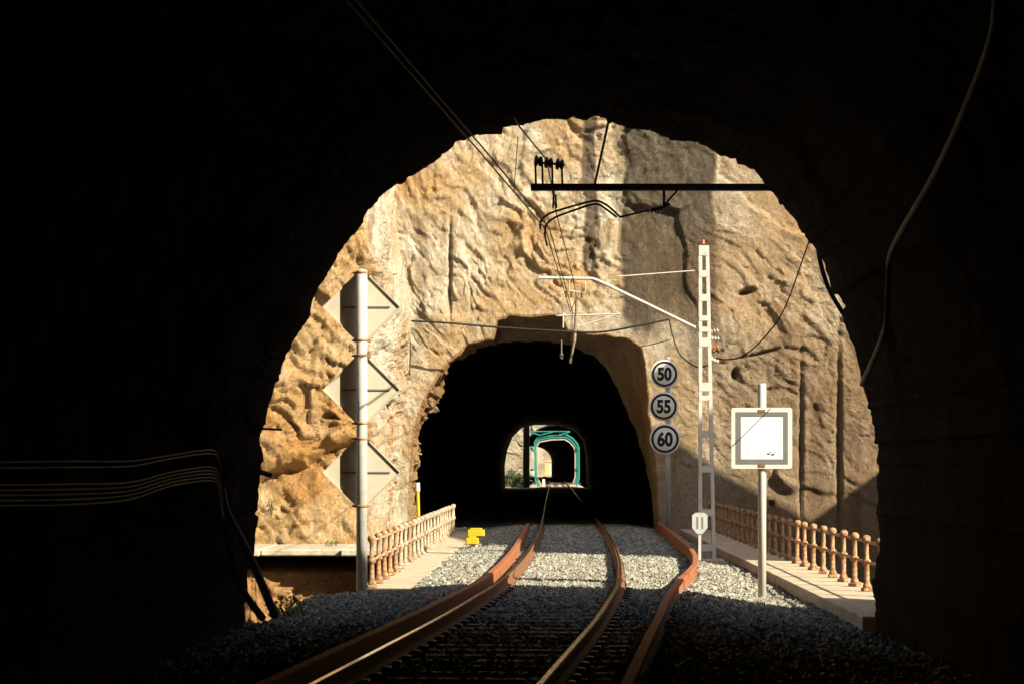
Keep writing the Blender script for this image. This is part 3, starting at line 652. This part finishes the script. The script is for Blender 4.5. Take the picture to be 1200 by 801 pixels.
mb = MB(); mb.tube([P(713,143,Yn-.8),P(705,180,Yn-.5),P(697,216,Yn)],.016,6); ch(nb,'stay_rod',mb,DARKST)
mb = MB(); mb.tube([P(638,273,Yn+.1),P(641,288,Yn+.2)],.012,6); ch(nb,'wire_clamp',mb,DARKST)

# bracket at the second tunnel mouth
Yk = 66.0; 
tb = thing('tunnel_bracket', P(675,372,Yk), 'white overhead line bracket hanging at the crown of the second tunnel mouth', 'bracket')
mb = MB(); mb.tube([P(652,370,Yk),P(726,368,Yk)],.025,6); mb.tube([P(680,382,Yk),P(722,369,Yk)],.022,6); mb.tube([P(660,366,Yk),P(660,384,Yk)],.02,6); ch(tb,'bracket_arm',mb,MASTP)
mb = MB(); mb.tube([P(676,352,Yk),P(675,372,Yk),P(673,400,Yk)],.05,6); mb.tube([P(673,400,Yk),P(668,425,Yk)],.035,6); ch(tb,'hanger',mb,simple('hanger_grime',(.20,.16,.10),.8))
mb = MB(); mb.tube([P(658,398,Yk),P(658,418,Yk)],.02,6); mb.tube([P(658,414,Yk),P(658,420,Yk)],.05,8); ch(tb,'weight',mb,GREYP)

# ------------------------------------------------------------------ wires and cables
def wh(px, py, fr=.93, lo=8.0):
    Y = lo
    while Y < 26.6:
        q = P(px,py,Y); dx,dz = q.x-c1[0], q.z-c1[1]; a = math.atan2(dz,dx)%(2*math.pi)
        if math.hypot(dx,dz) >= fr*R1[int(a/(2*math.pi)*NA)%NA]: break
        Y += .05
    return P(px,py,Y)
def dens(pts, n=6): return [(pts[i][0]+(pts[i+1][0]-pts[i][0])*k/n, pts[i][1]+(pts[i+1][1]-pts[i][1])*k/n) for i in range(len(pts)-1) for k in range(n)]+[pts[-1]]
def wire(name,pts,r,mat,label,cat,group=None,curve=True,n=6):
    mb = MB(); mb.tube(arc(pts,8) if curve else pts, r, n); return tag(mb.build(name,mat), label, cat, group)
zc = P(0,268,29.3).z
def cw(dx,dz): return [Vector((x+dx*(.6 if y>30 else 1),y,z+dz)) for x,y,z in ((-3.0,-20,zc),(-2.15,5,zc),(-1.37,15,zc),(-.72,22,zc),(-.07,29.3,zc),(.42,45.3,zc),(.62,66,zc),(.55,90,zc-.1),(.75,140,zc),(.8,226,zc-.1),(.7,262,zc-.1))]
wire('contact_wire',cw(0,0),.0085,WIRE,'lower of the twin overhead contact wires running down into both tunnels','wire','twin overhead contact wires',False)
wire('contact_wire',cw(.055,.012),.0085,WIRE,'upper right of the twin overhead contact wires running down into both tunnels','wire','twin overhead contact wires',False)
wire('messenger_wire',[P(602,137,25.4),P(609,149,25.9),P(641,188,Yn),P(652,250,34),P(672,328,Ym),P(676,352,Yk)],.010,WIRE,'thin messenger wire from the tunnel roof over the three insulators','wire',None,False)
wire('dropper_wire',[P(607,160,31),P(602,225,31)],.006,WIRE,'hairline dropper wire hanging left of the three insulators','wire',None,False)
Yf=65.6
wire('cable',[P(480,376,Yf-.3),P(520,378,Yf-.3),P(580,383,Yf-.2),P(640,387,Yf-.3),P(700,389,Yf-.3),P(745,382,Yf-.4),P(784,374,Yf-.4)],.03,CABLE,'black cable strung over the second tunnel mouth','cable')
wire('cable',[P(784,374,Yf-.4),P(788,392,Yf-.4),P(797,415,Yf-.5),P(815,429,Yf-.6),P(828,428,Yf-.6),P(838,420,Yf-.8),P(850,421,Yf-1.),P(870,417,Yf-1.2),P(895,396,Yf-2),P(920,360,Yf-3),P(948,283,Yf-5)],.022,CABLE,'black cable looping from the tunnel mouth past the mast up to the right','cable')
wire('cable',[P(480,376,Yf-.4),P(481,400,Yf-.4),P(480,440,Yf-.4)],.02,CABLE,'short black cable dropping down the rock left of the second tunnel','cable')
wire('cable',[P(740,408,Yf-.3),P(765,403,Yf-.4),P(785,398,Yf-.4)],.014,CABLE,'thin lower cable on the rock right of the second tunnel crown','cable')
wire('cable',[P(958,285,28.2),P(962,310,28.2),P(972,340,28.2),P(992,374,28.2)],.03,CABLE,'thick black cable sagging against the right rim of the near tunnel','cable')
wire('cable',[wh(*p) for p in [(q.x,q.y) for q in arc([(1168,-60,0),(1168,-5,0),(1160,50,0),(1130,130,0),(1095,205,0),(1047,290,0),(1041,330,0),(1038,380,0),(1026,415,0),(1010,450,0)],3)]],.03,CABLEG,'pale cable looping down the dark right wall of the near tunnel','cable')
for i,(y0,y1,y2) in enumerate(((541,540,527),(548,546,531),(568,565,547),(574,570,551),(580,575,555),(586,580,559),(592,585,563))):
    wire('wall_cable',[wh(*p) for p in [(q.x,q.y) for q in arc([(-60,y0+1,0),(15,y0,0),(80,y0-1,0),(150,y1,0),(200,y2+6,0),(247,y2,0),(256,y2+12,0),(258,y2+35,0),(262,606,0)],3)]],.009,CABLEG,'thin grey cable clipped along the dark left wall of the near tunnel','cable','bundle of cables on the left tunnel wall')
wire('conduit_pipe',[P(259,570,24.2),P(266,600,24.3),P(292,650,24.6),P(323,722,25)],.05,PIPEG,'grey conduit leaning down the left tunnel wall, right one of the pair','pipe','leaning conduits at the tunnel mouth')
wire('conduit_pipe',[P(262,600,24.3),P(272,650,24.5),P(284,690,24.6),P(308,724,24.9)],.045,PIPEG,'grey conduit bent near the ground at the left tunnel wall, left one of the pair','pipe','leaning conduits at the tunnel mouth')
wire('rock_bolt',[P(280,546,26.9),P(300,551,27.1),P(317,556,27.3)],.035,DARKST,'thick dark bolt poking out of the left tunnel rim, lower of two','bolt','bolts in the left tunnel rim')
wire('rock_bolt',[P(288,505,26.9),P(305,502,27.1),P(330,503,27.3)],.014,DARKST,'thin dark rod poking out of the left tunnel rim, upper of two','bolt','bolts in the left tunnel rim')

# ------------------------------------------------------------------ small trackside things
Yy = 52.0; g = P(556,642,Yy); yl = thing('track_marker', (g.x,Yy,g.z-.12), 'pair of yellow boxes on short white stubs beside the left footway', 'marker')
for (xa,xb,ya,yb_,yo) in ((548,568,620,628,.5),(546,561,629.5,637.5,0)):
    a=P(xa,yb_,Yy+yo); b_=P(xb,ya,Yy+yo); mb=MB(); mb.box((a.x,Yy+yo-.11,a.z),(b_.x,Yy+yo+.11,b_.z),0,.02); mb.box((a.x+.06,Yy+yo-.07,b_.z),(b_.x-.06,Yy+yo+.07,b_.z+.04),0,.01); bx_=ch(yl,'yellow_box',mb,YEL)
    cx_=(a.x+b_.x)/2; mb=MB(); mb.tube([(cx_,Yy+yo,g.z-.2),(cx_,Yy+yo,a.z-.001)],.045,8); ch(yl,'stub',mb,WHITEP)
mb=MB(); mb.tube(arc([(g.x+.1,Yy+.05,g.z+.05),(g.x+.3,Yy-.1,g.z-.0),(g.x+.5,Yy+.1,g.z+.03),(g.x+.8,Yy+.3,g.z-.02)]),.02,6); ch(yl,'cable_tail',mb,CABLE)
g2 = P(566,636,Yy+.6); mb=MB(); mb.box((g2.x-.03,Yy+.5,g2.z-.1),(g2.x+.13,Yy+.7,g2.z+.12)); ch(yl,'dark_case',mb,DARKST)
Yw = 60.0; g = P(489,612,Yw); yp = thing('yellow_stake', (g.x,Yw,g.z), 'thin yellow stake with a white top behind the left railing', 'stake')
mb=MB(); mb.tube([P(491,625,Yw),P(489.5,575,Yw)],.045,8); ch(yp,'shaft',mb,YEL); mb=MB(); mb.tube([P(489.5,575,Yw),P(489,565,Yw)],.065,8); ch(yp,'white_top',mb,WHITEP)
mb=MB(); mb.box((g.x-.6,Yw-.6,-1.2),(-3.06,Yw+.6,-.5)); tag(mb.build('abutment', CONC),'stub of concrete abutment behind the left railing','abutment')
Yc=108.; a=P(576,588,Yc); b_=P(708,584,Yc); mb=MB(); mb.box((a.x,Yc-.1,-.3),(b_.x,Yc+.1,-.165),0,.02); tag(mb.build('crossing_kerb',CONC),'pale low strip lying across the track inside the second tunnel','kerb')
# loose planks and debris by the yellow boxes
for i,(px,py,l_,rz,lab) in enumerate(((585,634,.9,.5,'longer pale plank lying on the ballast near the left guard beam'),(574,637,.55,-.3,'short pale plank lying on the ballast right of the yellow boxes'))):
    q=P(px,py,53.5); q.z=-.27; mb=MB(); mb.box((-l_/2,-.09,-.02),(l_/2,.09,.03),0,.008); o=mb.build('plank',CONC); o.location=q; o.rotation_euler.z=rz; tag(o,lab,'plank','planks on the ballast')

# plants
def plant(name, base, n, h, w, ls, mat, label, cat, group=None, stems=6):
    t = thing(name, base, label, cat, group); V=[];Fc=[]
    for i in range(n):
        a=random.uniform(0,6.28); r=w*math.sqrt(random.random()); z=h*random.random()**.8*(1-.5*(r/w)**2); c=Vector((r*math.cos(a),r*math.sin(a),z+.02))
        M=Matrix.Rotation(random.uniform(0,6.28),3,'Z')@Matrix.Rotation(random.uniform(-1.2,1.2),3,'X'); l=ls*random.uniform(.6,1.3); b0=len(V)
        for v in ((0,-l,0),(l*.45,0,l*.15),(0,l,0),(-l*.45,0,l*.15)): V.append(tuple(c+M@Vector(v)))
        Fc += [(b0,b0+1,b0+2),(b0,b0+2,b0+3)]
    me = npmesh('foliage',V,Fc,[mat]); link('foliage',me,t)
    mb=MB()
    for i in range(stems): a=random.uniform(0,6.28); mb.tube([(0,0,-.1),(w*.35*math.cos(a),w*.35*math.sin(a),h*.4),(w*.7*math.cos(a),w*.7*math.sin(a),h*.75)],[h*.03,h*.02,h*.008],5)
    mb.build('stem',BARK,t); return t
LEAFY = simple('sunny_leaf', (.16,.22,.035), .55, 0, .3, 4)
plant('shrub', Vector((-3.42,28.9,-.32)), 150, .30, .24, .05, LEAFY, 'small bright green shrub at the foot of the left tunnel rim','shrub')
plant('weed', P(388,641,54.6), 60, .22, .16, .04, LEAFM, 'little weed growing on the pale concrete ledge','weed')
plant('weed', P(318,600,55.3), 50, .35, .12, .05, LEAFM, 'thin weed sprouting from the golden cliff at the far left above the ledge','weed')
# scrub below the far cliff, behind the far bridge
for i,(px,py,Y_,h_,w_,lab) in enumerate(((600,570,248,2.0,1.0,'olive bush at the left edge of the far opening'),(609,572,244,1.7,.8,'green bush beside the far green bridge'))):
    q=P(px,py,Y_); plant('bush', q, 700, h_, w_, .16, LEAFD, lab, 'bush','bushes seen through the second tunnel')
mb=MB(); mb.box((-7.5,236,-9),(-2.6,254,-1.6)); 
tag(mb.build('terrace', ROCKF),kind='structure')

# ------------------------------------------------------------------ green truss bridge
Yt=226.
gb = thing('truss_bridge', (.4,Yt,-.5), 'teal steel portal frame bridge seen through the second tunnel', 'bridge')
def bar(a,b_,w,mat,name,y0,y1):
    a=Vector((a[0],0,a[1])); b_=Vector((b_[0],0,b_[1])); d=(b_-a).normalized(); n_=Vector((-d.z,0,d.x))*w/2
    m_=MB(); m_.prism([((a-n_).x,(a-n_).z),((b_-n_).x,(b_-n_).z),((b_+n_).x,(b_+n_).z),((a+n_).x,(a+n_).z)],y0,y1); return ch(gb,name,m_,mat)
def Q(x,y): p=P(x,y,Yt); return (p.x,p.z)
def frame(Y0,mat,inset,w,nm):
    pts=[(632,571),(627.5,562),(626.5,518),(630,512.5),(646,509.5),(664,509),(671,513),(677,520),(678.5,530),(678.5,560),(675.5,569)]
    s_=Y0/Yt; pts=[Q(*p) for p in pts]; cx,cz=Q(652,545); pts=[(cx+(x-cx)*(1-inset),cz+(z-cz)*(1-inset)) for x,z in pts]
    mb=MB(); L=len(pts)
    outer=[]; inner=[]
    for i,(x,z) in enumerate(pts):
        d=Vector((x-cx,z-cz)).normalized()*w/2; outer.append((x+d.x,z+d.y)); inner.append((x-d.x,z-d.y))
    vs=[(x,Y0,z) for x,z in outer]+[(x,Y0,z) for x,z in inner]+[(x,Y0+.35,z) for x,z in outer]+[(x,Y0+.35,z) for x,z in inner]
    fs=[]
    for i in range(L-1): fs+=[(i,i+1,L+i+1,L+i),(2*L+i,3*L+i,3*L+i+1,2*L+i+1),(i,2*L+i,2*L+i+1,i+1),(L+i,L+i+1,3*L+i+1,3*L+i)]
    fs+=[(0,L,3*L,2*L),(L-1,3*L-1,4*L-1,2*L-1)]
    mb.add(vs,fs); return ch(gb,nm,mb,mat)
frame(Yt,TEAL,0,.19,'portal_frame')
for i in (1,2): frame(Yt+i*13,(TEAL,PINK)[i-1],.02*i,.14,'sway_frame')
for k,(a,b_) in enumerate(((Q(621,506),Q(634,509.5)),(Q(621,505),Q(668,505)),(Q(634,509),Q(648,505.5)),(Q(655,509),Q(668,505.5)))): bar(a,b_,.11,TEAL,'top_brace',Yt-.3-.02*k,Yt-.28-.02*k+.018)
for x_ in (-1.95,2.9):
    for z_ in (-.6,1.4,3.6): mb=MB(); mb.box((x_-.1,Yt+.36,z_-.12),(x_+.1,Yt+32,z_+.12)); ch(gb,'chord',mb,TEAL)
mb=MB(); mb.box((-2.3,Yx+.3,-1.1),(3.3,Yt+36,-.32)); ch(gb,'deck_plate',mb,simple('pale_deck',(.36,.29,.23),.8,0,.2,1))
for i,x_ in enumerate((637,)): q=P(x_,568,Yt-1); mb=MB(); mb.box((q.x-.14,Yt-1,-.31),(q.x+.14,Yt-.8,.45),0,.02); tag(mb.build('marker_stone',WHITEP),'tiny white marker post standing at the left foot of the green bridge portal','marker')
mb=MB(); q=P(617,0,Yx+4); mb.box((q.x-.30,Yx+3.7,-1.6),(q.x+.30,Yx+4.3,6.2),0,.02); tag(mb.build('dark_pillar',DARKST),'dark upright pillar left of the green bridge portal','pillar')
# pale house beyond the last tunnel
hs=thing('house',P(645,560,436),'tiny pale house with an ochre wall seen through the last tunnel','house')
a=P(639,556,436); b_=P(650,541,436); mb=MB(); mb.box((a.x,434,a.z),(b_.x,438,b_.z)); ch(hs,'wall',mb,WHITEP)
mb=MB(); mb.box((a.x-.03,433.9,a.z),(a.x+.8,433.99,b_.z-.3)); ch(hs,'ochre_wall',mb,BRICKO)
mb=MB(); mb.prism([(a.x-.2,b_.z),(b_.x+.2,b_.z),((a.x+b_.x)/2,b_.z+.5)],433.8,438.2); ch(hs,'roof',mb,BRICKO)

# ------------------------------------------------------------------ light, camera, render
AZ = math.radians(126); EL = math.radians(31)
d = Vector((math.sin(AZ)*math.cos(EL), math.cos(AZ)*math.cos(EL), math.sin(EL)))
sun = bpy.data.lights.new('sun','SUN'); sun.energy = 5.0; sun.angle = math.radians(.5); sun.color = (1,.895,.69)
so = bpy.data.objects.new('sun', sun); COL.objects.link(so); so.rotation_euler = d.to_track_quat('Z','Y').to_euler()
w = bpy.data.worlds.new('World'); S.world = w; w.use_nodes = True; nt = w.node_tree
sky = nt.nodes.new('ShaderNodeTexSky'); sky.sky_type = 'NISHITA'; sky.sun_disc = False; sky.sun_elevation = EL; sky.sun_rotation = AZ
nt.links.new(sky.outputs[0], nt.nodes['Background'].inputs[0]); nt.nodes['Background'].inputs[1].default_value = .10
cam = bpy.data.cameras.new('camera'); co = bpy.data.objects.new('camera', cam); COL.objects.link(co); S.camera = co
co.location = (0,0,EYE); co.rotation_euler = (math.radians(90),0,0); cam.sensor_width = 36; cam.lens = 36*F/1200
cam.shift_x = -(VX-600)/1200; cam.shift_y = (VY-400.5)/1200; cam.clip_end = 6000; cam.clip_start = .05
S.view_settings.view_transform = 'Standard'; S.view_settings.look = 'None'; S.view_settings.gamma = 1; S.view_settings.exposure = 1.42
S.render.resolution_x = 1024; S.render.resolution_y = 683
